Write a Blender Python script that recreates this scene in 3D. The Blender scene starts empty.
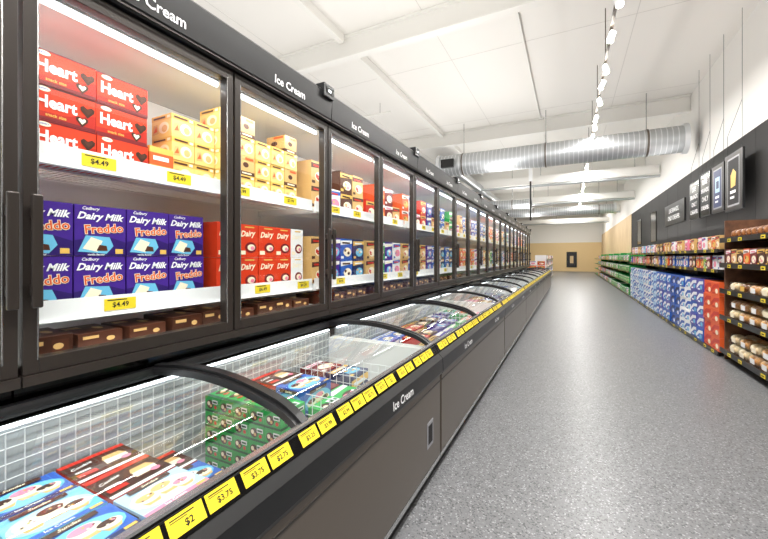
import bpy, math, random
from mathutils import Vector, Matrix
random.seed(7)
S=bpy.context.scene
COL=S.collection
# ------------------------------------------------ materials
def lin(c):
    return tuple((x/12.92 if x<=0.04045 else ((x+0.055)/1.055)**2.4) for x in c)
MATS={}
def mat(name,rgb=(200,200,200),rough=.5,metal=0.,emis=0.,coat=0.):
    if name in MATS: return MATS[name]
    m=bpy.data.materials.new(name); m.use_nodes=True
    b=m.node_tree.nodes['Principled BSDF']
    c=lin([x/255 for x in rgb])+(1,)
    b.inputs['Base Color'].default_value=c
    b.inputs['Roughness'].default_value=rough
    b.inputs['Metallic'].default_value=metal
    b.inputs['Coat Weight'].default_value=coat
    if emis:
        b.inputs['Emission Color'].default_value=c
        b.inputs['Emission Strength'].default_value=emis
    MATS[name]=m
    return m
def glass(name,tint=(.96,.98,.97),refl=.07,rough=.02,mx_=.6):
    m=bpy.data.materials.new(name); m.use_nodes=True
    nt=m.node_tree; nt.nodes.clear()
    o=nt.nodes.new('ShaderNodeOutputMaterial'); mx=nt.nodes.new('ShaderNodeMixShader')
    t=nt.nodes.new('ShaderNodeBsdfTransparent'); g=nt.nodes.new('ShaderNodeBsdfGlossy')
    lw=nt.nodes.new('ShaderNodeLayerWeight'); lw.inputs['Blend'].default_value=.25
    mr=nt.nodes.new('ShaderNodeMapRange')
    mr.inputs['To Min'].default_value=refl; mr.inputs['To Max'].default_value=mx_
    p=nt.nodes.new('ShaderNodeMath'); p.operation='POWER'; p.inputs[1].default_value=2.2
    nt.links.new(lw.outputs['Facing'],p.inputs[0]); nt.links.new(p.outputs[0],mr.inputs['Value'])
    t.inputs[0].default_value=tint+(1,)
    g.inputs['Roughness'].default_value=rough
    nt.links.new(mr.outputs[0],mx.inputs[0]); nt.links.new(t.outputs[0],mx.inputs[1]); nt.links.new(g.outputs[0],mx.inputs[2])
    nt.links.new(mx.outputs[0],o.inputs[0])
    MATS[name]=m
    return m
def noisy(name,c1,c2,scale,rough,bump=0,stretch=(1,1,1),metal=0):
    m=bpy.data.materials.new(name); m.use_nodes=True
    nt=m.node_tree; b=nt.nodes['Principled BSDF']
    tc=nt.nodes.new('ShaderNodeTexCoord'); mp=nt.nodes.new('ShaderNodeMapping'); mp.inputs['Scale'].default_value=stretch
    n=nt.nodes.new('ShaderNodeTexNoise'); n.inputs['Scale'].default_value=scale; n.inputs['Detail'].default_value=4
    r=nt.nodes.new('ShaderNodeValToRGB')
    r.color_ramp.elements[0].color=lin([x/255 for x in c1])+(1,); r.color_ramp.elements[1].color=lin([x/255 for x in c2])+(1,)
    r.color_ramp.elements[0].position=.35; r.color_ramp.elements[1].position=.65
    nt.links.new(tc.outputs['Object'],mp.inputs[0]); nt.links.new(mp.outputs[0],n.inputs['Vector'])
    nt.links.new(n.outputs['Fac'],r.inputs[0]); nt.links.new(r.outputs[0],b.inputs['Base Color'])
    b.inputs['Roughness'].default_value=rough; b.inputs['Metallic'].default_value=metal
    if bump:
        bp=nt.nodes.new('ShaderNodeBump'); bp.inputs['Strength'].default_value=bump
        nt.links.new(n.outputs['Fac'],bp.inputs['Height']); nt.links.new(bp.outputs[0],b.inputs['Normal'])
    MATS[name]=m
    return m
def floor_mat():
    m=bpy.data.materials.new('speckled_floor'); m.use_nodes=True
    nt=m.node_tree; b=nt.nodes['Principled BSDF']; L=nt.links
    tc=nt.nodes.new('ShaderNodeTexCoord')
    v=nt.nodes.new('ShaderNodeTexVoronoi'); v.inputs['Scale'].default_value=125; v.inputs['Randomness'].default_value=1
    L.new(tc.outputs['Object'],v.inputs['Vector'])
    sep=nt.nodes.new('ShaderNodeSeparateColor'); L.new(v.outputs['Color'],sep.inputs[0])
    r=nt.nodes.new('ShaderNodeValToRGB'); r.color_ramp.interpolation='CONSTANT'
    e=r.color_ramp.elements
    e[0].position=0; e[0].color=lin((.30,.302,.308))+(1,)
    e[1].position=.15; e[1].color=lin((.42,.423,.43))+(1,)
    for p,c in((.45,(.438,.441,.448)),(.80,(.462,.465,.472)),(.93,(.59,.592,.597))):
        x=e.new(p); x.color=lin(c)+(1,)
    L.new(sep.outputs[0],r.inputs[0])
    L.new(r.outputs[0],b.inputs['Base Color'])
    b.inputs['Roughness'].default_value=.34
    b.inputs['Specular IOR Level'].default_value=.42
    MATS['floor']=m
    return m
floor_mat()
glass('door_glass',refl=.05); glass('lid_glass',(.92,.95,.94),refl=.10,mx_=.85,rough=.02)
mat('frame',(52,46,42),.34,.3); mat('black',(20,20,21),.34); mat('blackgloss',(14,13,13),.12)
mat('panel',(100,91,82),.3,.35); mat('panel_dark',(52,47,43),.4,.3); mat('steel',(190,190,190),.25,.9)
mat('liner',(232,232,230),.5); mat('liner_grey',(178,182,183),.5); mat('whiterail',(240,241,242),.4); mat('wire',(236,238,238),.35,.1)
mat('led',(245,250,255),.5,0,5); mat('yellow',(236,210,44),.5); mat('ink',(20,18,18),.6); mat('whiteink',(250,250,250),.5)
mat('wall',(238,236,232),.7); mat('ceil',(235,232,227),.8); mat('ceil_seam',(212,209,204),.8); mat('beam',(232,230,225),.6)
mat('beige',(230,202,152),.6)
mat('wood',(196,160,112),.6); mat('blackwall',(30,28,27),.7); mat('spot',(205,205,205),.4); mat('spotlens',(255,252,240),.3,0,12)
noisy('woodwall',(206,178,136),(226,202,164),6,.6,0,(1,1,.15)); noisy('brownwood',(84,54,36),(122,82,56),8,.5,0,(1,6,1))
mat('galv',(186,189,191),.36,.75); mat('galvrib',(222,224,226),.36,.5)
noisy('crust',(184,124,70),(232,186,128),14,.3,.2); noisy('crust_pale',(220,190,146),(246,232,206),14,.3,.2); noisy('crust_dark',(96,54,28),(160,104,58),14,.3,.2)
# ------------------------------------------------ mesh builder
TXT={}
def text_geo(s,shear=0,off=.018):
    key=(s,shear,off)
    if key in TXT: return TXT[key]
    c=bpy.data.curves.new('t','FONT'); c.body=s; c.size=1; c.resolution_u=2
    c.offset=off; c.shear=shear
    o=bpy.data.objects.new('t',c); COL.objects.link(o); bpy.context.view_layer.update()
    me=bpy.data.meshes.new_from_object(o.evaluated_get(bpy.context.evaluated_depsgraph_get()))
    vs=[(v.co.x,v.co.y) for v in me.vertices]; fs=[list(p.vertices) for p in me.polygons]
    bpy.data.objects.remove(o); bpy.data.meshes.remove(me); bpy.data.curves.remove(c)
    xs=[v[0] for v in vs]; ys=[v[1] for v in vs]
    w=max(xs)-min(xs); h=max(ys)-min(ys); cx=(max(xs)+min(xs))/2; cy=(max(ys)+min(ys))/2
    TXT[key]=([(a-cx,b-cy) for a,b in vs],fs,w,h)
    return TXT[key]
class MB:
    def __init__(s): s.v=[];s.f=[];s.mi=[];s.ms=[];s.sm=[]
    def m(s,name):
        if name not in s.ms: s.ms.append(name)
        return s.ms.index(name)
    def add(s,vs,fs,mn,smooth=False):
        b=len(s.v); s.v+= [tuple(v) for v in vs]; i=s.m(mn)
        for f in fs: s.f.append([b+k for k in f]); s.mi.append(i); s.sm.append(smooth)
    def box(s,x0,x1,y0,y1,z0,z1,mn):
        vs=[(x,y,z) for x in(x0,x1) for y in(y0,y1) for z in(z0,z1)]
        s.add(vs,[(0,1,3,2),(4,6,7,5),(0,4,5,1),(2,3,7,6),(0,2,6,4),(1,5,7,3)],mn)
    def prism_y(s,pts,y0,y1,mn,smooth=False):   # pts (x,z)
        n=len(pts); vs=[(x,y0,z) for x,z in pts]+[(x,y1,z) for x,z in pts]
        fs=[list(range(n))[::-1],list(range(n,2*n))]
        s.add(vs,fs,mn); s.add(vs,[(i,(i+1)%n,n+(i+1)%n,n+i) for i in range(n)],mn,smooth)
    def cyl(s,p0,p1,r,mn,n=12,r1=None,caps=True):
        p0=Vector(p0);p1=Vector(p1);d=(p1-p0).normalized()
        a=d.orthogonal().normalized();b=d.cross(a); r1=r if r1 is None else r1
        vs=[p0+(a*math.cos(t)+b*math.sin(t))*r for t in[2*math.pi*i/n for i in range(n)]]+[p1+(a*math.cos(t)+b*math.sin(t))*r1 for t in[2*math.pi*i/n for i in range(n)]]
        s.add(vs,[(i,(i+1)%n,n+(i+1)%n,n+i) for i in range(n)],mn,True)
        if caps: s.add(vs,[list(range(n))[::-1],list(range(n,2*n))],mn)
    def ball(s,c,rx,ry,rz,mn,n=10,m=6):
        vs=[(c[0]+rx*math.sin(math.pi*j/m)*math.cos(2*math.pi*i/n),c[1]+ry*math.sin(math.pi*j/m)*math.sin(2*math.pi*i/n),c[2]+rz*math.cos(math.pi*j/m)) for j in range(m+1) for i in range(n)]
        s.add(vs,[(j*n+i,j*n+(i+1)%n,(j+1)*n+(i+1)%n,(j+1)*n+i) for j in range(m) for i in range(n)],mn,True)
    def poly(s,fr,pts,eps,mn):
        O,U,V,N=fr
        s.add([O+U*a+V*b+N*eps for a,b in pts],[list(range(len(pts)))],mn)
    def rect(s,fr,a0,a1,b0,b1,eps,mn): s.poly(fr,[(a0,b0),(a1,b0),(a1,b1),(a0,b1)],eps,mn)
    def ell(s,fr,cx,cy,rx,ry,eps,mn,n=18,rot=0):
        c,q=math.cos(rot),math.sin(rot)
        s.poly(fr,[(cx+rx*math.cos(t)*c-ry*math.sin(t)*q,cy+rx*math.cos(t)*q+ry*math.sin(t)*c) for t in[2*math.pi*i/n for i in range(n)]],eps,mn)
    def text(s,fr,t,cx,cy,h,eps,mn,maxw=None,rot=0,shear=0,off=.018):
        vs,fs,w,hh=text_geo(t,shear,off); k=h/hh; kx=k
        if maxw and w*k>maxw: kx=maxw/w; k=max(kx,k*.8)
        O,U,V,N=fr; c,q=math.cos(rot),math.sin(rot)
        s.add([O+U*(cx+(a*c*kx-b*q*k))+V*(cy+(a*q*kx+b*c*k))+N*eps for a,b in vs],fs,mn)
    def mesh(s,name):
        me=bpy.data.meshes.new(name); me.from_pydata(s.v,[],s.f)
        for n in s.ms: me.materials.append(MATS[n])
        me.polygons.foreach_set('material_index',s.mi); me.polygons.foreach_set('use_smooth',s.sm); me.update()
        return me
    def obj(s,name,parent=None,loc=(0,0,0),bevel=0,**kw):
        o=bpy.data.objects.new(name,s.mesh(name)); COL.objects.link(o); o.location=loc
        if parent: o.parent=parent
        if bevel:
            b=o.modifiers.new('b','BEVEL'); b.width=bevel; b.segments=2; b.limit_method='ANGLE'
        for k,v in kw.items(): o[k]=v
        return o
def empty(name,loc,**kw):
    o=bpy.data.objects.new(name,None); o.empty_display_size=.1; COL.objects.link(o); o.location=loc
    for k,v in kw.items(): o[k]=v
    return o
def copy_tree(o,loc=None,parent=None):
    n=o.copy(); COL.objects.link(n)
    if parent: n.parent=parent
    if loc is not None: n.location=loc
    for c in list(o.children): copy_tree(c,None,n)
    return n
X=Vector((1,0,0));Y=Vector((0,1,0));Z=Vector((0,0,1))
# ------------------------------------------------ room
def struct(name,b): return b.obj(name,kind='structure')
XR=2.72; YF=40; ZC=5.5; XL=-9
b=MB(); b.box(XL,XR,-4,YF,-.1,0,'floor'); struct('floor',b)
b=MB(); b.box(XL,XR,-4,YF,ZC,ZC+.1,'ceil')
yy=-3.4
while yy<YF: b.box(XL,XR,yy,yy+.012,ZC-.003,ZC,'ceil_seam'); yy+=3.6
for xx in(-6.6,-5.2,-2.2,1.0): b.box(xx,xx+.012,-4,YF,ZC-.003,ZC,'ceil_seam')
struct('ceiling',b)
b=MB(); b.box(XR,XR+.1,-4,YF,0,ZC,'wall'); struct('wall_right',b)
b=MB(); b.box(XL-.1,XL,-4,YF,0,ZC,'wall'); struct('wall_left',b)
b=MB(); b.box(XL,XR,YF,YF+.1,0,ZC,'wall'); struct('wall_far',b)
b=MB()
y=-4
while y<21.3:
    b.box(XR-.04,XR-.002,y+.004,min(y+1.2,21.4)-.004,.0,3.5,'blackwall'); y+=1.2
struct('trim_1',b)
b=MB(); b.box(XR-.05,XR-.002,21.42,YF-.06,0,3.5,'woodwall'); struct('trim_2',b)
b=MB(); b.box(-4.5,XR-.06,YF-.05,YF-.002,0,2.8,'beige'); struct('trim_3',b)
b=MB(); b.box(-.3,.6,YF-.1,YF-.055,0.4,1.9,'black'); b.box(-.22,.52,YF-.11,YF-.1,.5,1.8,'blackgloss'); b.box(0,.3,YF-.115,YF-.11,.8,1.5,'woodwall'); struct('window_1',b)
# ceiling members
def beam(name,b,label,cat='beam',**k): return b.obj(name,label=label,category=cat,**k)
for yy,z0,z1,w in((5.75,5.12,5.5,.16),(11.75,5.1,5.5,.2),(18,5.1,5.5,.2),(24.5,5.1,5.5,.2),(30.5,5.1,5.5,.2)):
    b=MB(); b.box(XL+.01,XR-.01,yy-w/2,yy+w/2,z1-.04,z1-.004,'beam'); b.box(XL+.01,XR-.01,yy-.02,yy+.02,z0,z1-.04,'beam'); b.box(XL+.01,XR-.01,yy-w/2,yy+w/2,z0-.03,z0,'beam')
    beam('ceiling_beam',b,'white painted steel I-beam under the ceiling',group='steel ceiling beams')
for yy,zz in((15.2,4.2),(20.5,4.2),(26,4.2),(33,4.2)):
    b=MB(); b.box(-6,XR-.05,yy-.12,yy+.12,zz,zz+.3,'beam'); b.cyl((-6,yy-.25,zz-.1),(XR-.06,yy-.25,zz-.1),.05,'galv',10)
    for xx in(-5,-1,2): b.cyl((xx,yy,zz+.3),(xx,yy,ZC-.01),.012,'steel',6)
    beam('ceiling_bulkhead',b,'long white boxed service tray hanging across the aisle','beam',group='white service trays')
for xx in(-3.75,-.785):
    for y0,y1 in((-3.9,5.65),(5.86,11.64),(11.87,17.88)):
        b=MB(); w=.05 if xx<-3 else .02
        b.box(xx-w,xx+w,y0,y1,5.34 if xx<-3 else 5.44,5.495,'beam')
        beam('ceiling_purlin',b,'white steel purlin running along the ceiling',group='ceiling purlins')
for yy,xa,xb in((8.6,-8,-4.2),(3.2,-8,-4.2)):
    b=MB(); b.cyl((xa,yy,5.2),(xb,yy,5.2),.03,'beam',10)
    for xx in(xa+.5,(xa+xb)/2,xb-.3): b.cyl((xx,yy,5.23),(xx,yy,5.495),.008,'steel',5)
    beam('ceiling_pipe',b,'thin white service pipe hung below the ceiling','pipe',group='thin ceiling pipes')
# ducts
def duct(x0,x1,yy,zz,r):
    b=MB(); n=40; 
    b.cyl((x0,yy,zz),(x1,yy,zz),r,'galv',n)
    k=x0+.15
    while k<x1-.12:
        b.cyl((k,yy,zz),(k+.016,yy,zz),r+.009,'galvrib',n); k+=.11
    b.cyl((x1-.1,yy,zz),(x1,yy,zz),r+.035,'galvrib',n); b.cyl((x0,yy,zz),(x0+.1,yy,zz),r+.035,'galvrib',n)
    for xx in(x0+.8,(x0+x1)/2,x1-.8): 
        b.cyl((xx,yy,zz+r),(xx,yy,ZC-.01),.012,'steel',6); b.cyl((xx-.02,yy,zz),(xx+.02,yy,zz),r+.02,'panel',n)
    return b.obj('air_duct',label='round spiral galvanised air duct hung across the aisle',category='duct')
d=duct(-3.7,2.5,11.1,4.24,.32)
b=MB(); b.box(-3.5,-3.1,10.64,10.77,4.1,4.35,'black'); b.obj('duct_grille',d,bevel=.01)
b=MB(); b.cyl((-3.3,11.1,4.2),(-3.3,20,4.2),.16,'galv',20); b.cyl((-3.3,11.1,4.2),(-3.3,11.2,4.2),.2,'galv',20)
b.obj('branch_pipe',d)
o=duct(-7,-1.5,17.2,3.75,.2)
o=duct(-6,2.2,23,4.0,.25)
b=MB(); b.cyl((-1.3,14.5,2.75),(-1.3,14.5,4.2),.03,'black',10); b.box(-1.36,-1.24,14.44,14.56,4.2,5.495,'whiterail')
b.obj('hanging_pole',label='black pole hanging from the ceiling above the freezers',category='pole')
# track lighting
TX=.52; TZ=4.6
b=MB(); b.box(TX-.02,TX+.02,.5,27,TZ,TZ+.03,'panel')
for k in range(14): b.cyl((TX,1+k*2,TZ+.03),(TX,1+k*2,ZC-.01),.008,'panel',5)
tr=b.obj('lighting_track',label='thin lighting track suspended along the aisle',category='light')
def spot():
    e=empty('track_spotlight',(0,0,0),label='white cylindrical spotlight clipped to the ceiling track',category='light',group='track spotlights')
    b=MB(); b.cyl((0,0,0),(0,0,-.07),.012,'panel',8); d=Vector((-.35,-.3,-.88)).normalized(); c=Vector((0,0,-.12))
    b.cyl(c-d*.06,c+d*.07,.048,'spot',16); b.cyl(c-d*.075,c-d*.06,.034,'panel',12); b.obj('lamp_body',e)
    b=MB(); b.cyl(c+d*.07,c+d*.074,.043,'spotlens',16); b.obj('lens',e); return e
sp=spot(); sp.location=(TX,1.2,TZ); k=1
while 1.2+k*.8<27:
    n=copy_tree(sp,(TX,1.2+k*.8+(.2 if k%3==1 else 0),TZ)); n.rotation_euler=(0,0,1.2 if k%2 else random.uniform(-.5,.5)); k+=1
# ------------------------------------------------ product kinds
KIND={}
def fr_front(w,h,d): return (Vector((d/2,0,h/2)),Y,Z,X)
def fr_top(w,h,d): return (Vector((0,0,h)),Y,-X,Z)
def fr_side(w,h,d): return (Vector((0,-w/2,h/2)),X,Z,-Y)
def fr_side2(w,h,d): return (Vector((0,w/2,h/2)),-X,Z,Y)
def carton(key,name,w,h,d,base,art,label,cat='box',faces=('front',)):
    b=MB(); b.box(-d/2,d/2,-w/2,w/2,0,h,base)
    F={'front':(fr_front(w,h,d),w,h),'top':(fr_top(w,h,d),w,d),'side':(fr_side(w,h,d),d,h),'side2':(fr_side2(w,h,d),d,h)}
    for f in faces: art(b,*F[f])
    me=b.mesh(name)
    KIND[key]=(me,name,label,cat,w,h,d)
def put(key,x,y,z,rot=0,group=None):
    me,name,label,cat,w,h,d=KIND[key]
    o=bpy.data.objects.new(name,me); COL.objects.link(o); o.location=(x,y,z); o.rotation_euler=(0,0,rot)
    o['label']=label;o['category']=cat
    if group:o['group']=group
    return o
cl={'red':(204,44,26),'heart':(216,58,24),'heartd':(182,36,22),'orange':(230,96,44),'gold':(232,188,92),'tan':(222,180,116),'palegold':(242,210,126),'purple':(68,34,140),'dpurple':(44,20,102),'violet':(84,84,176),'brown':(82,44,28),'choc':(66,34,20),
 'cream':(250,238,210),'green':(36,166,76),'bgreen':(30,160,78),'dgreen':(14,84,46),'blue':(36,92,184),'lblue':(110,190,226),'navy':(30,44,92),'pink':(236,140,168),
 'white':(240,240,240),'grey':(150,150,155),'maroon':(120,28,34),'teal':(30,140,150),'lime':(160,196,70),'skyw':(176,210,236),'peach':(248,190,140),'mag':(180,40,92)}
for k,v in cl.items(): mat('c_'+k,v,.4)
e1,e2,e3,e4=.0008,.0014,.002,.0026
def a_heart(b,fr,w,h):
    b.rect(fr,-w/2,w/2,-h/2,-h*.4,e1,'c_maroon'); b.rect(fr,-w/2,w/2,h*.46,h*.5,e1,'c_maroon'); b.poly(fr,[(-w/2,-h*.4),(w/2,-h*.4),(w/2,0),(0,-h*.24),(-w/2,-h*.26)],e1,'c_heartd')
    b.text(fr,'Heart',-.12*w,.05*h,h*.46,e3,'whiteink',w*.62,off=.035)
    def hrt(cx,cy,s,mn,ep): b.poly(fr,[(cx,cy-s),(cx+s*.9,cy+s*.05),(cx+s*.95,cy+s*.5),(cx+s*.55,cy+s*.8),(cx,cy+s*.45),(cx-s*.55,cy+s*.8),(cx-s*.95,cy+s*.5),(cx-s*.9,cy+s*.05)],ep,mn)
    hrt(.36*w,.08*h,h*.2,'c_choc',e2); hrt(.37*w,.1*h,h*.11,'c_brown',e3); hrt(.27*w,-.26*h,h*.17,'c_choc',e2+.0003); hrt(.27*w,-.25*h,h*.1,'c_cream',e3+.0003)
    b.ell(fr,-.32*w,.39*h,w*.1,h*.07,e2,'c_cream'); b.text(fr,'peters',-.32*w,.39*h,h*.07,e3,'c_blue',w*.16)
    b.text(fr,'snack size',-.14*w,-.32*h,h*.09,e3,'c_gold',w*.36)
carton('heart','ice_cream_box',.21,.134,.26,'c_heart',a_heart,'red cardboard ice cream box with white lettering')
def a_dm(b,fr,w,h):
    b.text(fr,'Cadbury',-.2*w,.43*h,h*.08,e3,'whiteink',w*.36,shear=.3)
    b.text(fr,'Dairy Milk',0,.27*h,h*.22,e3,'whiteink',w*.92,shear=.35,off=.03)
    b.poly(fr,[(-w*.5,-h*.5),(w*.5,-h*.5),(w*.5,-h*.22),(w*.1,-h*.1),(-w*.5,-h*.2)],e1,'c_dpurple')
    b.poly(fr,[(-w*.44,-h*.42),(w*.1,-h*.46),(w*.24,-h*.3),(w*.16,-h*.12),(-w*.3,-h*.1)],e2,'c_lblue')
    b.poly(fr,[(-w*.36,-h*.36),(-w*.08,-h*.42),(w*.02,-h*.2),(-w*.2,-h*.13)],e2+.0003,'c_cream')
    b.poly(fr,[(-w*.1,-h*.4),(w*.12,-h*.4),(w*.1,-h*.3),(-w*.04,-h*.28)],e3,'c_brown')
    b.text(fr,'Freddo',.06*w,.05*h,h*.2,e4,'c_cream',w*.78,rot=.1,off=.06)
    b.text(fr,'Freddo',.06*w,.05*h,h*.2,e4+.0006,'c_orange',w*.76,rot=.1,off=.015)
    b.rect(fr,.28*w,.44*w,-.46*h,-.36*h,e2,'c_gold'); b.text(fr,'vanilla flavour',-.1*w,-.475*h,h*.04,e3,'whiteink',w*.5)
carton('dairy','chocolate_ice_cream_box',.192,.212,.26,'c_purple',a_dm,'purple cardboard ice cream box with white script lettering')
def a_gold(b,fr,w,h):
    b.rect(fr,-w/2,w/2,h*.28,h*.5,e1,'c_gold'); b.ell(fr,.12*w,-.08*h,w*.26,h*.26,e2,'c_cream'); b.ell(fr,.16*w,-.12*h,w*.14,h*.16,e3,'c_tan')
    b.poly(fr,[(-w*.44,-h*.34),(-w*.14,-h*.3),(-w*.2,.12*h),(-w*.4,.08*h)],e2,'c_tan'); b.poly(fr,[(-w*.4,-h*.24),(-w*.2,-h*.2),(-w*.26,.04*h)],e3,'c_orange'); b.rect(fr,-w*.4,w*.2,h*.34,h*.42,e3,'c_brown'); b.rect(fr,w*.28,w*.44,h*.32,h*.44,e3,'c_cream')
carton('gold','cone_box',.125,.118,.17,'c_palegold',a_gold,'pale golden yellow cardboard ice cream box with wafer picture',faces=('front','side'))
def a_gold2(b,fr,w,h):
    b.rect(fr,-w/2,w/2,-h*.5,-h*.3,e1,'c_brown'); b.ell(fr,-.1*w,.02*h,w*.3,h*.24,e2,'c_tan'); b.ell(fr,-.06*w,.04*h,w*.18,h*.14,e3,'c_brown'); b.rect(fr,-.1*w,w*.42,h*.32,h*.44,e3,'c_orange'); b.rect(fr,-w*.3,w*.3,-h*.44,-h*.36,e3,'c_cream')
carton('gold2','cone_box',.125,.118,.17,'c_tan',a_gold2,'tan cardboard ice cream box with brown band',faces=('front','side'))
carton('orangep','ice_lolly_pack',.118,.15,.12,'c_gold',lambda b,fr,w,h:(b.rect(fr,-w/2,w/2,-h*.1,h*.3,e1,'c_orange'),b.ell(fr,0,-.25*h,w*.3,h*.12,e2,'c_lime'),b.rect(fr,-w*.36,w*.3,.06*h,.2*h,e3,'c_white')),'yellow and orange ice lolly pack',faces=('front','side'))
def a_red(b,fr,w,h):
    b.text(fr,'Dairy',-.02*w,.2*h,h*.24,e2,'c_cream',w*.8,shear=.35,off=.03,rot=.08); b.rect(fr,-.2*w,.3*w,.4*h,.44*h,e2,'c_gold')
    b.ell(fr,.12*w,-.2*h,w*.3,h*.17,e1,'c_maroon'); b.ell(fr,.14*w,-.2*h,w*.2,h*.1,e2,'c_cream'); b.ell(fr,.2*w,-.22*h,w*.1,h*.06,e3,'c_pink'); b.rect(fr,-w*.44,-w*.16,-h*.42,-h*.3,e2,'c_cream')
carton('redp','ice_cream_box',.152,.205,.26,'c_heart',a_red,'solid red ice cream box with pale script lettering')
carton('whp','ice_cream_box',.13,.205,.26,'c_white',a_red,'white ice cream box with red picture')
def a_low(b,fr,w,h):
    b.rect(fr,.1*w,.42*w,-h*.3,h*.3,e1,'c_brown'); b.ell(fr,.22*w,-.03*h,w*.1,h*.16,e2,'c_tan'); b.rect(fr,-w*.4,-w*.05,h*.1,h*.3,e1,'c_tan')
carton('low','ice_cream_bar_pack',.16,.075,.24,'c_choc',a_low,'low dark brown ice cream bar pack',faces=('front','top'))
carton('low2','ice_cream_bar_pack',.16,.06,.24,'c_brown',a_low,'low brown ice cream bar pack',faces=('front','top'))
def a_gen(c1,c2,c3,seed=0):
    def f(b,fr,w,h):
        R=random.Random(seed)
        b.poly(fr,[(-w/2,h*.18),(w/2,h*.28),(w/2,h*.44),(-w/2,h*.4)],e1,c1)
        b.rect(fr,-w*.36,w*.3,h*.26,h*.34,e3,c3)
        b.ell(fr,.08*w,-.14*h,w*.34,h*.22,e2,c2)
        for q in range(4): b.ell(fr,(.08+R.uniform(-.22,.22))*w,(-.14+R.uniform(-.12,.12))*h,w*R.uniform(.05,.12),h*R.uniform(.04,.09),e3+q*.0002,R.choice((c3,c1,'c_white','c_tan','c_pink')))
        b.rect(fr,-w*.46,-w*.24,-h*.46,-h*.34,e2,c1)
    return f
gens=[('c_purple','c_white','c_lblue','c_cream'),('c_blue','c_white','c_cream','c_choc'),('c_green','c_white','c_choc','c_cream'),('c_brown','c_gold','c_cream','c_choc'),
('c_tan','c_brown','c_cream','c_red'),('c_white','c_blue','c_pink','c_red'),('c_pink','c_white','c_mag','c_cream'),('c_red','c_gold','c_cream','c_choc'),
('c_orange','c_white','c_gold','c_brown'),('c_lblue','c_blue','c_cream','c_pink'),('c_navy','c_gold','c_lblue','c_white'),('c_maroon','c_white','c_cream','c_pink'),('c_lime','c_white','c_dgreen','c_cream'),('c_bgreen','c_white','c_lime','c_red')]
for i,(bs,c1,c2,c3) in enumerate(gens):
    nm=bs[2:]
    nm={'lblue':'light blue','mag':'magenta','bgreen':'bright green'}.get(nm,nm)
    A=a_gen(c1,c2,c3,i)
    carton(f'g{i}','frozen_dessert_box',.19,.185,.26,bs,A,f'{nm} printed cardboard frozen dessert box')
    carton(f'w{i}','frozen_dessert_box',.26,.185,.26,bs,A,f'wide {nm} printed cardboard frozen dessert box')
    carton(f't{i}','frozen_food_carton',.2,.26,.19,bs,A,f'{nm} printed frozen food carton lying in chest freezer',faces=('top','front'))
    carton(f'm{i}','grocery_packet',.17,.2,.16,bs,A,f'{nm} printed grocery packet on store shelf',faces=('front','side'))
    carton(f's{i}','grocery_carton',.34,.195,.4,bs,A,f'{nm} printed grocery multipack on store shelf')
def a_case(c1,c2):
    def f(b,fr,w,h):
        b.poly(fr,[(-w*.5,-h*.1),(-w*.1,h*.3),(w*.5,h*.36),(w*.5,h*.12),(0,.05*h),(-w*.5,-h*.36)],e1,c1); b.ell(fr,.2*w,-.18*h,w*.16,h*.18,e2,c2); b.rect(fr,-w*.3,w*.02,-.4*h,-.28*h,e2,c1)
    return f
for key,bs,c1,c2,nm in(('cb','c_blue','c_white','c_lblue','blue and white'),('cw','c_white','c_blue','c_lblue','white and blue'),('co','c_orange','c_red','c_cream','orange red'),('cs','c_skyw','c_blue','c_white','pale blue'),('cn','c_blue','c_navy','c_white','deep blue'),('cr','c_red','c_orange','c_white','red'),('cp','c_violet','c_white','c_lblue','purple blue')):
    carton(key,'drink_case',.34,.195,.4,bs,a_case(c1,c2),f'{nm} multipack case stacked under shelf')
# chest specials
def a_drum(bg,band,word,seed,cs=('c_choc','c_cream','c_tan','c_choc','c_brown','c_tan','c_pink','c_brown','c_pink','c_choc','c_white','c_gold')):
    def f(b,fr,w,h):
        R=random.Random(seed)
        b.rect(fr,-w/2,w/2,-h/2,-h*.38,e1,band); b.ell(fr,0,-.02*h,w*.48,h*.36,e1,bg)
        for i,(a,c,s) in enumerate(((-.24,.0,.17),(.04,.08,.19),(.27,-.08,.15))):
            b.poly(fr,[(w*(a-s*.9),h*(c-s*.2)),(w*(a+s*.9),h*(c-s*.2)),(w*(a+s*.5),h*(c-s*1.3)),(w*(a-s*.5),h*(c-s*1.3))],e2+i*.0002,'c_tan')
            b.ell(fr,w*a,h*c,w*s,h*s*.9,e2+.0007+i*.0002,'c_cream'); b.ell(fr,w*(a-.02),h*(c+s*.3),w*s*.8,h*s*.55,e2+.0014+i*.0002,cs[(seed+i*3)%12])
            for q in range(5): b.ell(fr,w*(a+R.uniform(-s,s)*.6),h*(c+R.uniform(-.2,.6)*s),w*.018,h*.02,e4+.0012+q*.0001,cs[(seed+q*5)%12],8)
        b.rect(fr,-w*.34,w*.3,h*.34,h*.47,e4+.002,'c_choc'); b.text(fr,word,-.02*w,h*.405,h*.08,e4+.003,'c_cream',w*.5,shear=.3)
        b.text(fr,'Ice Cream',-.05*w,-h*.44,h*.07,e3,'whiteink',w*.5); b.rect(fr,w*.3,w*.46,-h*.47,-h*.4,e3,'c_gold')
    return f
carton('drum','ice_cream_cone_box',.2,.125,.166,'c_lblue',a_drum('c_skyw','c_blue','Sundae',1),'light blue ice cream box with sundae picture on lid',faces=('top','front','side'))
carton('drum2','ice_cream_cone_box',.2,.125,.166,'c_skyw',a_drum('c_cream','c_pink','Sundae',2),'pale blue and pink ice cream box with pictured lid',faces=('top','front','side'))
carton('drum3','ice_cream_cone_box',.2,.125,.166,'c_blue',a_drum('c_lblue','c_navy','Sundae',3),'blue ice cream box with pictured lid',faces=('top','front','side'))
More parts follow.
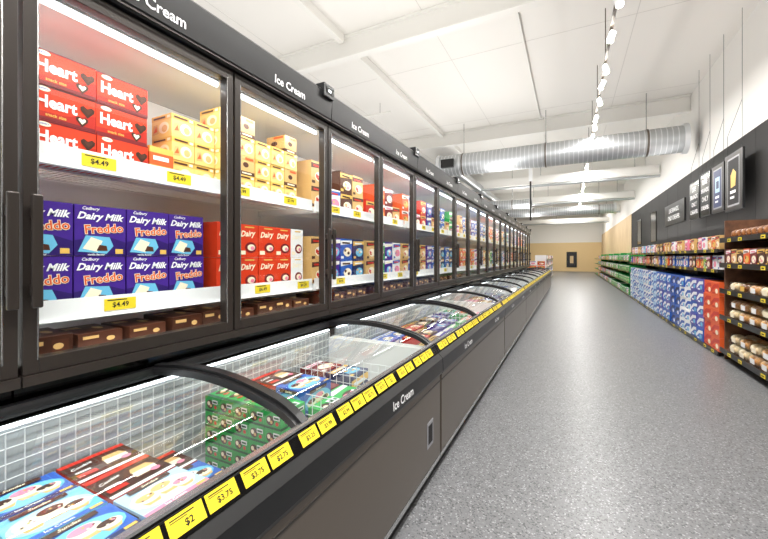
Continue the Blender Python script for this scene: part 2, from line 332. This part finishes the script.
def a_sand(b,fr,w,h):
    b.rect(fr,-w/2,w/2,h*.36,h*.5,e1,'c_red'); b.rect(fr,-w/2,w/2,-h/2,-h*.4,e1,'c_white')
    b.poly(fr,[(-.04*w,-.26*h),(.4*w,-.3*h),(.46*w,.04*h),(.3*w,.3*h),(0,.26*h),(-.1*w,0)],e1,'c_brown')
    b.poly(fr,[(.0*w,-.2*h),(.36*w,-.2*h),(.38*w,.0*h),(.02*w,.02*h)],e2,'c_cream'); b.poly(fr,[(.0*w,.02*h),(.38*w,.0*h),(.32*w,.18*h),(.06*w,.18*h)],e3,'c_tan'); b.ell(fr,.3*w,-.2*h,w*.08,h*.08,e3+.0002,'c_pink')
    b.text(fr,'Cookie',-.26*w,.16*h,h*.12,e4,'whiteink',w*.32,rot=.2,shear=.3); b.rect(fr,-w*.44,-w*.16,-.3*h,-.16*h,e3,'c_red'); b.rect(fr,-w*.42,-w*.2,-.1*h,-.04*h,e3,'c_white')
carton('sand','ice_cream_sandwich_box',.2,.125,.166,'c_choc',a_sand,'dark brown and red ice cream sandwich box',faces=('top','front','side'))
def a_mint(b,fr,w,h):
    b.rect(fr,-w*.5,w*.5,-h*.5,-h*.36,e1,'c_dgreen'); b.ell(fr,-.14*w,0,w*.24,h*.3,e1,'c_choc'); b.ell(fr,-.22*w,.05*h,w*.1,h*.14,e2,'c_cream'); b.ell(fr,-.06*w,-.08*h,w*.08,h*.1,e2,'c_tan'); b.rect(fr,.06*w,.44*w,.08*h,.34*h,e2,'c_white'); b.rect(fr,.1*w,.4*w,.14*h,.26*h,e3,'c_dgreen'); b.ell(fr,.28*w,-.12*h,w*.1,h*.12,e2,'c_red')
carton('mint','mint_ice_cream_box',.088,.068,.15,'c_green',a_mint,'small green mint ice cream box in stacked pile',faces=('front','top','side','side2'))
carton('mintflat','mint_ice_cream_box',.16,.1,.166,'c_green',a_mint,'green mint ice cream box lying in chest freezer',faces=('front','top','side'))
# ------------------------------------------------ upright freezer
XU=-1.62; LU=1.724; DW=.862
def price_tag(parent,y,z,x,txt,w=.125,h=.05):
    b=MB(); b.box(x,x+.003,y-w/2,y+w/2,z-h/2,z+h/2,'yellow')
    fr=(Vector((x+.003,y,z)),Y,Z,X); b.text(fr,txt,0,-.003,h*.5,.0008,'ink',w*.7); b.rect(fr,-w*.42,w*.2,h*.33,h*.42,.0008,'ink')
    return b.obj('price_tag',parent,label='yellow paper price tag')
def upright():
    e=empty('upright_freezer',(XU,0,0),label='dark framed glass-door upright freezer above chest freezers',category='freezer',group='upright display freezers')
    b=MB(); g=.003
    b.box(-.74,-.70,g,LU-g,.967,2.40,'panel_dark'); b.box(-.70,-.69,g,LU-g,1.02,2.36,'liner')
    b.box(-.70,-.06,g,LU-g,.967,1.02,'panel_dark'); b.box(-.69,-.055,g,LU-g,1.02,1.028,'liner')
    b.box(-.74,-.06,g,LU-g,2.37,2.41,'panel_dark'); b.box(-.69,-.055,g,LU-g,2.362,2.37,'liner')
    b.box(-.1,.01,g,LU-g,.967,1.002,'frame')
    b.obj('body',e,bevel=0)
    b=MB(); b.prism_y([(-.08,2.405),(.015,2.405),(.03,2.43),(.04,2.60),(.02,2.62),(-.08,2.62)],g,LU-g,'black'); b.box(.028,.034,g,LU-g,2.408,2.416,'frame')
    sl=Vector((.01,0,.17)).normalized(); N=Vector((.17,0,-.01)).normalized()
    for k in(0,1):
        fr=(Vector((.0345,DW*(k+.5)+(-.01 if k==0 else -.02),2.48)),Y,sl,N); b.text(fr,'Ice Cream',0,0,.05,.001,'whiteink',.3)
    b.obj('header',e,bevel=0)
    b=MB(); b.box(-.03,.06,LU-.13,LU-.005,2.56,2.65,'black'); b.box(.06,.063,LU-.11,LU-.02,2.58,2.63,'blackgloss'); b.box(.063,.064,LU-.08,LU-.05,2.597,2.612,'led')
    b.obj('temperature_display',e,bevel=.008)
    for k in(0,1):
        y0=k*DW+.006; y1=(k+1)*DW-.006
        b=MB(); b.box(-.05,0,y0,y0+.042,1.004,2.40,'frame'); b.box(-.05,0,y1-.042,y1,1.004,2.40,'frame'); b.box(-.05,0,y0+.042,y1-.042,2.345,2.40,'frame'); b.box(-.05,0,y0+.042,y1-.042,1.004,1.055,'frame')
        b.box(-.001,.002,y0+.036,y0+.04,1.05,2.35,'steel'); b.box(-.001,.002,y1-.04,y1-.036,1.05,2.35,'steel')
        dr=b.obj('door',e,bevel=.004)
        b=MB(); b.add([(-.022,y0+.04,1.05),(-.022,y1-.04,1.05),(-.022,y1-.04,2.35),(-.022,y0+.04,2.35)],[(0,1,2,3)],'door_glass'); b.obj('glass_pane',dr,label='clear glass pane')
        hy=y0+.024 if k==0 else y1-.024
        b=MB(); b.box(.025,.045,hy-.015,hy+.015,1.23,1.61,'frame'); b.box(0,.025,hy-.01,hy+.01,1.27,1.31,'frame'); b.box(0,.025,hy-.01,hy+.01,1.53,1.57,'frame'); b.obj('handle',dr,bevel=.006,label='dark vertical door handle')
        b=MB(); b.cyl((-.09,y0+.03,2.335),(-.09,y1-.03,2.335),.012,'led',10); b.box(-.11,-.07,y0+.03,y1-.03,2.345,2.36,'whiterail'); b.obj('light_tube',e,label='glowing white LED tube')
    for z in(1.79,1.19):
        b=MB(); b.box(-.145,-.135,.02,LU-.02,z-.035,z+.045,'whiterail'); b.box(-.15,-.12,.02,LU-.02,z-.039,z-.035,'whiterail')
        yy=.02
        while yy<LU-.02: b.box(-.68,-.145,yy,yy+.004,z-.004,z,'wire'); yy+=.025
        for xx in(-.67,-.4,-.16): b.box(xx,xx+.008,.02,LU-.02,z-.012,z-.004,'wire')
        b.box(-.69,-.13,.015,.03,z-.05,z-.012,'wire'); b.box(-.69,-.13,LU-.03,LU-.015,z-.05,z-.012,'wire')
        sh=b.obj('shelf',e,label='white wire shelf with price rail')
        tags=((.29,'$4.49'),(.64,'$4.49'),(1.03,'$5.99'),(1.46,'$3.99')) if z>1.5 else ((.37,'$4.49'),(1.2,'$6.49'),(1.6,'$4.29'))
        for yy,t in tags: price_tag(sh,yy,z+.006,-.134,t)
    L=bpy.data.lights.new('freezer_lamp','AREA'); L.shape='RECTANGLE'; L.size=1.6; L.size_y=.04; L.energy=6.5; L.color=(1,.985,.96)
    lo=bpy.data.objects.new('interior_lamp',L); COL.objects.link(lo); lo.parent=e; lo.location=(-.075,LU/2,2.31)
    lo.rotation_euler=(Matrix.Rotation(math.radians(25),4,'Y') @ Matrix.Rotation(math.pi/2,4,'Z')).to_euler()
    return e
U0=upright(); U0.location=(XU,.53-LU,0)
b=MB(); b.box(-.74,-.10,.003,LU-.003,.0,.965,'panel_dark'); b.box(-.10,-.06,.003,LU-.003,.86,.965,'blackgloss')
P0=b.obj('freezer_plinth',loc=(XU,.53-LU,0),label='dark steel plinth carrying the upright freezer',category='plinth',group='freezer plinths')
NU=10
for i in range(NU): copy_tree(U0,(XU,.53+i*LU,0)); copy_tree(P0,(XU,.53+i*LU,0))
# products in uprights
def column(key,xf,y,z,rows,grp,jit=.0,alt=None):
    me,n,l,c,w,h,d=KIND[key]
    for r in range(rows): put(alt if alt and r%2 else key,xf-d/2+random.uniform(-jit,jit),y+random.uniform(-jit,jit)*.3,z+r*(h+.0015),0,grp)
XP=-1.80
for i in range(2): column('heart',XP,.722+i*.215,1.792,3,'red ice cream boxes on the upper freezer shelf',.005)
put('orangep',XP-.07,1.116,1.792,0,'mixed boxes on the upper freezer shelf')
for yy,r in((1.25,3),(1.38,3)): column('gold',XP-.04,yy,1.792,r,'golden ice cream boxes on the upper freezer shelf',.004)
for i in range(4): column('dairy',XP,.65+i*.198,1.192,2,'purple ice cream boxes on the lower freezer shelf',.004)
LG='brown ice cream packs at the freezer bottom'
for i in range(5): put(random.choice(('low','low2')),-1.86+random.uniform(-.02,.02),.64+i*.185,1.029,random.uniform(-.06,.06),LG)
for i,r in enumerate((4,4,3,3,4)): column('gold',XP,1.51+i*.135,1.792,r,'golden cone boxes on the upper freezer shelf',.004,alt='gold2' if i in(1,4) else None)
for i in range(4): column('redp',XP,1.50+i*.157,1.192,2,'red ice cream boxes on the lower freezer shelf',.004)
column('whp',XP,2.115,1.192,2,'red ice cream boxes on the lower freezer shelf')
for i in range(4): put(random.choice(('low','low2')),-1.86+random.uniform(-.02,.02),1.56+i*.185,1.029,random.uniform(-.06,.06),LG)
pal=[[4,1,3,4],[0,4,10,1],[7,8,11,4],[0,1,5,10],[4,2,0,5],[8,5,11,7],[1,10,5,7]]
for k in range(2,20):
    y0=.53+k*DW
    for z in(1.792,1.192):
        p=pal[(k*3+(1 if z<1.5 else 0)*2)%len(pal)]
        if k==2: p=[4,5,3,4] if z>1.5 else [4,0,1,10]
        if k<8:
            for i in range(4):
                column('g%d'%p[i],XP,y0+.125+i*.204,z,2 if (k+i)%3 else 1 if z>1.5 else 2,'frozen dessert boxes in the upright freezers',.005)
        else:
            for i in range(3): column('w%d'%p[i],XP,y0+.16+i*.27,z,2,'frozen dessert boxes in the upright freezers',.005)
    if k<7:
        for i in range(4): put('low',-1.86,y0+.14+i*.19,1.029,0,LG)
# ------------------------------------------------ chest freezers
LC=2.586; XFc=-.752; XB=-1.66
def lidz(t): # t 0 rear..1 front
    z=.900+(.840-.900)*t+.054*math.sin(math.pi*t)
    if t>.84: z-=.032*((t-.84)/.16)**2
    return z
LX0,LX1=-1.63,-.80
def lidpts(n=22): return [(LX0+(LX1-LX0)*i/n,lidz(i/n)) for i in range(n+1)]
def arc_bar(b,y0,y1,th,mn,lift=0):
    P=lidpts(); top=[(x,z+lift+th/2) for x,z in P]; bot=[(x,z+lift-th/2) for x,z in P]
    n=len(P); vs=[]
    for (x,z),(x2,z2) in zip(top,bot): vs+=[(x,y0,z),(x,y1,z),(x,y1,z2),(x,y0,z2)]
    fs=[]
    for i in range(n-1):
        for j in range(4): fs.append((4*i+j,4*i+(j+1)%4,4*i+4+(j+1)%4,4*i+4+j))
    fs+=[(0,1,2,3),(4*n-4,4*n-3,4*n-2,4*n-1)]
    b.add(vs,fs,mn)
def basket(x0,x1,y0,y1,z0,z1,parent,name='wire_divider'):
    b=MB(); 
    def grid(p,u,v,nu,nv,t=.0022):
        for i in range(nu+1): b.cyl(p+u*i/nu,p+u*i/nu+v,t,'wire',4,caps=False)
        for j in range(nv+1): b.cyl(p+v*j/nv,p+v*j/nv+u,t,'wire',4,caps=False)
    if y1>y0:
        grid(Vector((x0,y0,z0)),Vector((0,y1-y0,0)),Vector((0,0,z1-z0)),int((y1-y0)/.045),int((z1-z0)/.045))
    else:
        grid(Vector((x0,y0,z0)),Vector((x1-x0,0,0)),Vector((0,0,z1-z0)),int((x1-x0)/.045),int((z1-z0)/.045))
    return b.obj(name,parent,label='white wire basket divider')
prices=['$2','$2.75','$3.75','$2','$3.25','$2','$2','$2','$3.75','$3.75','$2.75','$3.25','$3.99','$2.99']
def chest():
    e=empty('chest_freezer',(0,0,0),label='dark grey glass-lidded chest freezer with yellow price tags',category='freezer',group='chest freezers along the aisle')
    g=.004; y0=g;y1=LC-g
    b=MB()
    b.prism_y([(XFc-.09,.80),(XFc-.045,.80),(XFc-.008,.70),(XFc-.008,.14),(XFc-.02,.12),(XFc-.09,.12)],y0,y1,'black')
    b.box(XB,XB+.05,y0,y1,.12,.855,'panel_dark'); b.box(XB+.05,XFc-.09,y0,y1,.12,.40,'panel_dark')
    b.box(XB+.05,XB+.06,y0+.04,y1-.04,.40,.86,'liner_grey'); b.box(XFc-.10,XFc-.09,y0+.04,y1-.04,.40,.80,'liner_grey')
    b.box(XB+.05,XFc-.09,y0,y0+.04,.40,.80,'liner'); b.box(XB+.05,XFc-.09,y1-.04,y1,.40,.80,'liner')
    b.box(XB+.06,XFc-.1,y0+.04,y1-.04,.40,.42,'liner_grey')
    b.obj('body',e)
    b=MB(); b.box(XB+.02,XFc-.04,y0,y1,0,.12,'black'); b.box(XFc-.035,XFc+.004,y0,y1,.10,.13,'steel'); b.obj('kick_plate',e)
    b=MB(); b.box(XFc-.008,XFc+.006,y0+.012,y1-.012,.135,.64,'panel'); b.box(XFc+.006,XFc+.010,y0+.012,y1-.012,.60,.61,'panel_dark'); b.obj('front_panel',e,bevel=.003,label='warm grey metal front panel')
    b=MB(); b.prism_y([(XFc-.01,.645),(XFc+.012,.645),(XFc+.022,.665),(XFc+.018,.745),(XFc-.012,.775),(XFc-.03,.775)],y0,y1,'black')
    for yy in(LC*.25,LC*.75):
        fr=(Vector((XFc+.0205,yy+.02,.703)),Y,Vector((-.05,0,1)).normalized(),Vector((1,0,.05)).normalized()); b.text(fr,'Ice Cream',0,0,.043,.0012,'whiteink',.3)
    b.obj('bumper_strip',e,label='black bumper strip with white lettering')
    p0=Vector((XFc-.008,0,.776)); p1=Vector((XFc-.042,0,.830)); 
    b=MB(); b.prism_y([(p0.x,p0.z),(p1.x,p1.z),(p1.x-.02,p1.z-.002),(p0.x-.03,p0.z)],y0,y1,'blackgloss')
    b.box(XFc-.062,XFc-.042,y0,y1,.826,.838,'steel')
    pr=b.obj('price_rail',e)
    V=(p1-p0).normalized(); N=Vector((V.z,0,-V.x)); k=0; yy=.09
    while yy<LC-.07:
        b=MB(); fr=(p0*.5+p1*.5+Y*yy,Y,V,N); w=.088; h=.044
        b.rect(fr,-w/2,w/2,-h/2,h/2,.001,'yellow'); b.text(fr,prices[k%14],.005,-.005,.018,.0018,'ink',w*.5); b.rect(fr,-w*.42,w*.25,h*.3,h*.36,.0018,'ink'); b.rect(fr,-w*.42,w*.05,h*.2,h*.24,.0018,'ink')
        b.obj('price_tag',pr,label='yellow paper price tag'); k+=1; yy+=(.1,.096,.108,.098,.135,.1,.118)[k%7]
    for k in(0,1):
        a=k*LC/2+.008; c=(k+1)*LC/2-.004; b=MB()
        arc_bar(b,a,a+.024,.028,'black'); arc_bar(b,c-.024,c,.028,'black')
        b.box(LX0-.02,LX0+.015,a,c,.877,.915,'black'); b.box(LX1-.012,LX1+.012,a,c,.795,.825,'black')
        if k==1: arc_bar(b,a-.02,a+.014,.03,'black',.012)
        ld=b.obj('lid',e,label='sliding curved lid frame')
        b=MB(); P=lidpts(); vs=[]
        for x,z in P: vs+=[(x,a+.01,z),(x,c-.01,z)]
        b.add(vs,[(2*i,2*i+1,2*i+3,2*i+2) for i in range(len(P)-1)],'lid_glass',True); b.obj('glass_pane',ld,label='curved clear glass pane')
    b=MB(); b.box(XB+.062,XB+.074,y0+.05,y1-.05,.856,.866,'led'); b.obj('light_strip',e,label='thin white LED strip at the back rim')  # glowing strip stands in for a light line reflected along the back rim
    basket(XB+.08,XB+.08,.06,LC-.06,.45,.845,e); basket(XFc-.112,XFc-.112,.06,LC-.06,.45,.78,e)
    for yy in(1.6,2.13): basket(XB+.085,XFc-.12,yy,yy,.43,.79,e)
    return e
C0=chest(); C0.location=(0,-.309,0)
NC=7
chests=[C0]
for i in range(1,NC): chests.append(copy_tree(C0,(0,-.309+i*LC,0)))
b=MB(); b.box(XFc+.0065,XFc+.009,2.02,2.12,.27,.42,'c_grey'); b.box(XFc+.009,XFc+.010,2.035,2.105,.29,.40,'ink'); b.obj('rating_sticker',C0,loc=(0,.309,0))
# near chest contents
G='ice cream boxes in the near chest freezer'
lay=[['drum','drum2','drum','drum2'],['drum3','drum','drum3','drum'],['drum3','drum','drum3','drum'],['sand','sand','drum2','sand']]
for ix in range(4):
    for iy in range(4):
        x=-1.478+ix*.174; y=.075+iy*.209
        for r in range(2): put('drum' if r==0 else lay[iy][ix],x,y+random.uniform(-.002,.002),.422+r*.127,random.uniform(-.03,.03) if r else 0,G)
for i,(x,k) in enumerate(((-1.48,'sand'),(-1.306,'drum3'),(-1.132,'sand'),(-.958,'drum'))): put(k,x,.075+4*.209,.422,0,G)
for c in range(5):
    for r in range(5): put('mint',-1.44+c*.091,1.19,.422+r*.0695,-math.pi/2,'stacked green mint ice cream boxes')
for c in range(4):
    for r in range(3 if c>0 else 2): put('mintflat' if c>2 else 'sand' if c<2 else 'drum3',-1.475+c*.172,1.38,.422+r*(.102 if c>2 else .127),0,G)
for c in range(3): put(['t3','t11','t2'][c],-1.46+c*.205,1.62,.422,0,G)
for c in range(2): put('t10' if c else 't11',-1.46+c*.205,1.95,.422,0,G)
seq=[0,0,10,1,5,9,1,7,3,0,2,8,6,4]
for ci in range(1,NC):
    y0=-.309+ci*LC
    sl=[.17,.38,.59,.80,1.01,1.22,1.43,1.74,1.95,2.245,2.44] if ci<3 else [.17,.6,1.03,1.43,1.9,2.35]
    for iy,ys in enumerate(sl):
        for ix in range(3):
            if (ci*7+iy*3+ix*5)%9==0: continue
            k=seq[(ci*5+iy//2+ix)%len(seq)]
            put('t%d'%k,-1.455+ix*.215,y0+ys,.422,0,'frozen cartons in the chest freezers')
# ------------------------------------------------ right side gondolas
def gondola(Ln,xf,depth,shelves,hgt,mm,label,slope=0,ends=True):
    e=empty('shelving_unit',(xf,0,0),label=label,category='shelf')
    b=MB(); b.box(depth-.03,depth,.003,Ln-.003,0,hgt,mm)
    for a in(.003,Ln-.03): b.box(.04 if ends else .45,depth-.03,a,a+.027,0,hgt,mm)
    b.obj('frame',e)
    for z in shelves:
        b=MB(); b.box(.0,depth-.03,.03,Ln-.03,z-.03,z,mm); b.box(-.012,0,.004,Ln-.004,z-.045,z+(.02 if slope else .005),'black')
        s=b.obj('shelf',e)
        y=.2; k=0
        while y<Ln-.15:
            t=MB(); t.box(-.015,-.012,y-.05,y+.05,z-.04,z,'yellow'); t.rect((Vector((-.015,y,z-.02)),-Y,Z,-X),-.03,.03,-.008,.006,.0008,'ink'); t.obj('price_tag',s); y+=.34+.13*(k%3); k+=1
    return e
XF=1.86
g1=gondola(2.3,XF,.72,(.14,.59,.95,1.30,1.64),1.9,'brownwood','warm brown bakery shelving unit holding bread',slope=1); g1.location.y=4.33
MIDL=2.82
gm=gondola(MIDL,XF,.72,(.06,1.22,1.51),1.7,'panel_dark','dark metal shelving unit stacked with blue multipacks',ends=False); gm.location.y=6.7
gm2=[copy_tree(gm,(XF,6.7+i*(MIDL+.02),0)) for i in(1,2)]
gf=gondola(3.3,XF,.72,(.08,.5,.9,1.28),1.6,'c_bgreen','green shelving unit with drinks and grocery packs',ends=False); gf.location.y=15.4
for i in range(1,6): copy_tree(gf,(XF,15.4+i*3.32,0))
def loaf(key,crust,bag,label,sc=1):
    b=MB(); n=14; secs=[(-.15,.25),(-.135,.7),(-.1,1),(-.03,1.05),(.05,1.0),(.1,.98),(.13,.7),(.145,.3),(.16,.12),(.19,.3)]
    vs=[];fs=[]
    for i,(x,s) in enumerate(secs):
        for j in range(n):
            t=2*math.pi*j/n; cy=math.copysign(abs(math.cos(t))**.6,math.cos(t)); cz=math.copysign(abs(math.sin(t))**.6,math.sin(t))
            vs.append((-x,.062*s*cy,.06+.056*s*cz*(1.12 if cz>0 else 1)))
    for i in range(len(secs)-1):
        for j in range(n): fs.append((i*n+j,i*n+(j+1)%n,(i+1)*n+(j+1)%n,(i+1)*n+j))
    m=len(secs)-1; fs.append([m*n+j for j in range(n)][::-1]); fs.append(list(range(n)))
    b.add(vs,fs,crust,True)
    vs=[];
    for x in(-.02,.035):
        for j in range(n):
            t=2*math.pi*j/n; cy=math.copysign(abs(math.cos(t))**.6,math.cos(t)); cz=math.copysign(abs(math.sin(t))**.6,math.sin(t))
            vs.append((x,.0665*cy,.06+.0605*cz*(1.12 if cz>0 else 1)))
    b.add(vs,[(j,(j+1)%n,n+(j+1)%n,n+j) for j in range(n)],bag,True)
    KIND[key]=(b.mesh('bread_loaf'),'bread_loaf',label,'bread',.13,.125,.3)
loaf('loaf1','crust','c_cream','bagged bread loaf with golden crust and cream label'); loaf('loaf2','crust_pale','c_white','bagged pale bread loaf with white label'); loaf('loaf3','crust_dark','c_brown','bagged brown bread loaf with dark label'); loaf('loaf4','crust_dark','c_gold','bagged dark bread roll pack with golden label')
def bunpack(key,crust,lab,label,s=1.0):
    b=MB()
    for i in range(2):
        for j in range(2): b.ball((.065-i*.125,-.066+j*.132,.062),.076,.078,.06,crust,12,8)
    b.add([(.145,-.14,.004),(.145,.14,.004),(-.145,.14,.004),(-.145,-.14,.004),(.12,-.125,.124),(.12,.125,.124),(-.12,.125,.124),(-.12,-.125,.124)],[(0,1,5,4),(1,2,6,5),(2,3,7,6),(3,0,4,7),(4,5,6,7),(0,3,2,1)],'door_glass')
    b.rect((Vector((.143,.03,.06)),Y,Z,X),-.06,.06,-.03,.03,.003,lab)
    KIND[key]=(b.mesh('bread_roll_pack'),'bread_roll_pack',label,'bread',.28,.125,.29)
bunpack('bun1','crust','c_white','clear bag of four golden bread buns'); bunpack('bun2','crust_pale','c_cream','clear bag of four pale bread buns'); bunpack('bun3','crust_dark','c_gold','clear bag of four dark bread buns')
GB='bagged bakery goods on the bakery shelves'
for z in(.141,.591):
    for i in range(5):
        for r in range(2): put(random.choice(('bun1','bun2','bun2')),XF+.155+.012*r,5.12+i*.29,z+r*.127,math.pi,GB)
for i in range(5): put(random.choice(('bun3','bun1','bun2')),XF+.16,5.12+i*.29,.951,math.pi,GB)
for i in range(11): put(random.choice(('loaf3','loaf4','loaf3','loaf1')),XF+.21,4.95+i*.15,1.641,math.pi+random.uniform(-.03,.03),GB)
for i in range(9): put('m%d'%random.choice((3,4,8,3,7,11)),XF+.11,4.95+i*.188,1.301,math.pi+random.uniform(-.03,.03),'bakery packets on the shelf')
Gs='multipacks stacked under the shelves'
for gi in range(3):
    for i in range(8):
        yl=.178+i*.352; y=6.7+gi*(MIDL+.02)+yl
        k=random.choice(('co','co','cr')) if y<7.4 else random.choice(('cp','cw','cb')) if y<8.9 else random.choice(('cb','cn','cp')) if y<10.8 else random.choice(('cs','cw','cp','cs'))
        for r in range(5): put(k if random.random()<.85 else 'cb' if y>7.4 else 'co',XF+.215+random.uniform(-.01,.01),y,.061+r*.197,math.pi,Gs)
for gi in range(3):
    for z in(1.221,1.511):
        for i in range(14):
            put('m%d'%random.choice((5,5,6,4,8,11,3,1,7,12) if z<1.4 else (5,4,6,5,9,3,8,4)),XF+.12+random.uniform(-.02,.02),6.7+gi*(MIDL+.02)+.14+i*.195,z,math.pi,'grocery packets on the upper store shelves')
for gi in range(5):
    for z in(.081,.501,.901,1.281):
        for i in range(8):
            k=random.choice((13,13,2,13,5) if gi<2 else (5,13,8,5,7,1,12,4)); 
            o=put('s%d'%k,XF+.215,15.4+gi*3.32+.25+i*.395,z,math.pi,'grocery packs on the distant shelves')
e=gondola(4.0,-1.0,.6,(.1,.5,.9,1.3),1.5,'whiterail','white shelving unit beyond the freezer run'); e.rotation_euler=(0,0,math.pi); e.location=(-1.1,25.5,0)
e2_=copy_tree(e,(-1.1,30,0))
for y0 in(21.75,26.25):
    for z in(.101,.501,.901,1.301):
        for i in range(9): put('s%d'%random.choice((6,5,0,7,9,4)),-1.1-.25,y0+i*.4,z,0,'packs on the shelving beyond the freezers')
for r in range(6):
    for c in range(2): put(('s%d'%random.choice((6,7,5,8))),-1.35-c*.42,20.9,r*.197+.001,-math.pi/2,'display stack of packs at the end of the freezers')
# ------------------------------------------------ signs on right
def wallsign(y0,y1,z0,z1,art,label,x=2.52,rods=1):
    b=MB(); b.box(x-.015,x+.015,y0,y1,z0,z1,'black')
    fr=(Vector((x-.015,(y0+y1)/2,(z0+z1)/2)),-Y,Z,-X); art(b,fr,y1-y0,z1-z0)
    if rods: b.cyl((x,y0+.06,z1),(x,y0+.06,ZC-.005),.003,'black',6); b.cyl((x,y1-.06,z1),(x,y1-.06,z1+.35),.003,'black',6); b.cyl((x,y1-.06,z1+.35),(x,y0+.06,z1+.8),.003,'black',6)
    return b.obj('hanging_sign',label=label,category='sign')
def ar1(b,fr,w,h):
    b.rect(fr,-w/2+.03,w/2-.03,-h/2+.03,h/2-.03,.001,'blackgloss')
    for i,t in enumerate(('LIKE','BRANDS.','ONLY','CHEAPER.')): b.text(fr,t,0,h*(.3-.2*i),h*.12,.003,'whiteink',w*.8)
def arp(pic,shape=0):
    def f(b,fr,w,h):
        b.rect(fr,-w/2+.03,w/2-.03,-h/2+.03,h/2-.03,.001,'panel_dark'); b.rect(fr,-w*.34,w*.34,-h*.42,h*.42,.002,'c_grey'); b.rect(fr,-w*.31,w*.31,-h*.39,h*.39,.0025,'c_navy' if pic=='c_skyw' else 'ink')
        if shape: b.poly(fr,[(-w*.14,-h*.1),(w*.12,-h*.08),(w*.16,.14*h),(0,.22*h),(-w*.15,.12*h)],.003,pic)
        else: b.rect(fr,-w*.18,w*.18,-h*.08,h*.24,.003,pic); b.rect(fr,-w*.1,w*.12,.0,h*.16,.0035,'c_navy')
        b.rect(fr,-w*.18,w*.14,-h*.2,-h*.15,.003,'whiteink'); b.rect(fr,-w*.18,w*.06,-h*.29,-h*.25,.003,'whiteink')
    return f
def ar5(b,fr,w,h):
    for i,t in enumerate(('LIKE BRANDS.','ONLY CHEAPER.')): b.text(fr,t,0,h*(.18-.36*i),h*.22,.002,'whiteink',w*.9)
wallsign(7.95,8.7,2.2,3.2,arp('c_gold',1),'black framed poster sign with yellow shape')
wallsign(8.76,9.4,2.25,3.15,arp('c_skyw'),'black framed sign with bluish picture')
wallsign(9.5,10.1,2.25,3.15,ar1,'black hanging sign with white lettering')
wallsign(10.2,10.9,2.25,3.1,ar1,'black hanging sign with white lettering')
wallsign(12.0,14.2,2.35,2.95,ar5,'flat black lettered panel on the black wall',rods=0,x=2.664)
for y0 in(15.6,18.6):
    b=MB(); b.box(2.662,2.678,y0,y0+.9,1.95,3.0,'blackgloss'); b.box(2.655,2.662,y0-.02,y0,1.95,3.0,'panel_dark'); b.box(2.655,2.662,y0+.9,y0+.92,1.95,3.0,'panel_dark'); b.obj('dark_wall_panel',label='dark glossy panel framed in grey on the black wall',category='panel',group='dark wall panels')
wallsign(5.9,6.5,3.65,4.3,lambda b,fr,w,h:b.text(fr,'Fresh',0,0,h*.3,.002,'whiteink',w*.8),'small black sign with white lettering',x=2.6,rods=1)
# ------------------------------------------------ lights
def area(name,loc,rot,sx,sy,en,col=(1,1,1)):
    L=bpy.data.lights.new(name,'AREA'); L.shape='RECTANGLE'; L.size=sx; L.size_y=sy; L.energy=en; L.color=col
    o=bpy.data.objects.new(name,L); COL.objects.link(o); o.location=loc; o.rotation_euler=rot; return o
for i in range(5): area('track_lamp',(TX,2+i*6,TZ-.03),(0,0,0),.03,5.6,275,(1,.98,.95))
for i in range(4): area('uplight',(-2.0,3.5+i*7,2.75),(math.pi,0,0),.5,6.5,104,(1,.98,.945))  # unseen fill above the freezers, added to brighten the ceiling
area('uplight',(-5,6,2.75),(math.pi,0,0),1.5,16,155,(1,.98,.945))  # wide fill added behind the freezers, also aimed at the ceiling
area('uplight',(2.4,10,1.95),(math.pi,0,0),.2,14,60,(1,.98,.95))  # fill added over the right-hand shelves, no fixture modelled
area('ceiling_lamp',(.5,-1.5,5.3),(0,0,0),2.5,3,360,(1,.985,.96))  # fill added behind the camera, not a known store lamp
area('ceiling_lamp',(0,34,5.3),(0,0,0),3,5,400,(1,.97,.92))  # extra fill added to lift the dark far wall
w=bpy.data.worlds.new('w'); S.world=w; w.use_nodes=True; w.node_tree.nodes['Background'].inputs[0].default_value=(1,.99,.98,1); w.node_tree.nodes['Background'].inputs[1].default_value=1.2
try:
    S.view_settings.view_transform='Standard'; S.view_settings.look='None'
except Exception as ex: print(ex)
# ------------------------------------------------ camera
f=365.
c=bpy.data.cameras.new('cam'); c.sensor_width=36; c.lens=f/768*36; c.shift_y=-12.5/768; c.clip_start=.01
co=bpy.data.objects.new('camera',c); COL.objects.link(co); co.location=(0,0,1.4); co.rotation_euler=(math.pi/2,0,math.radians(27)); S.camera=co
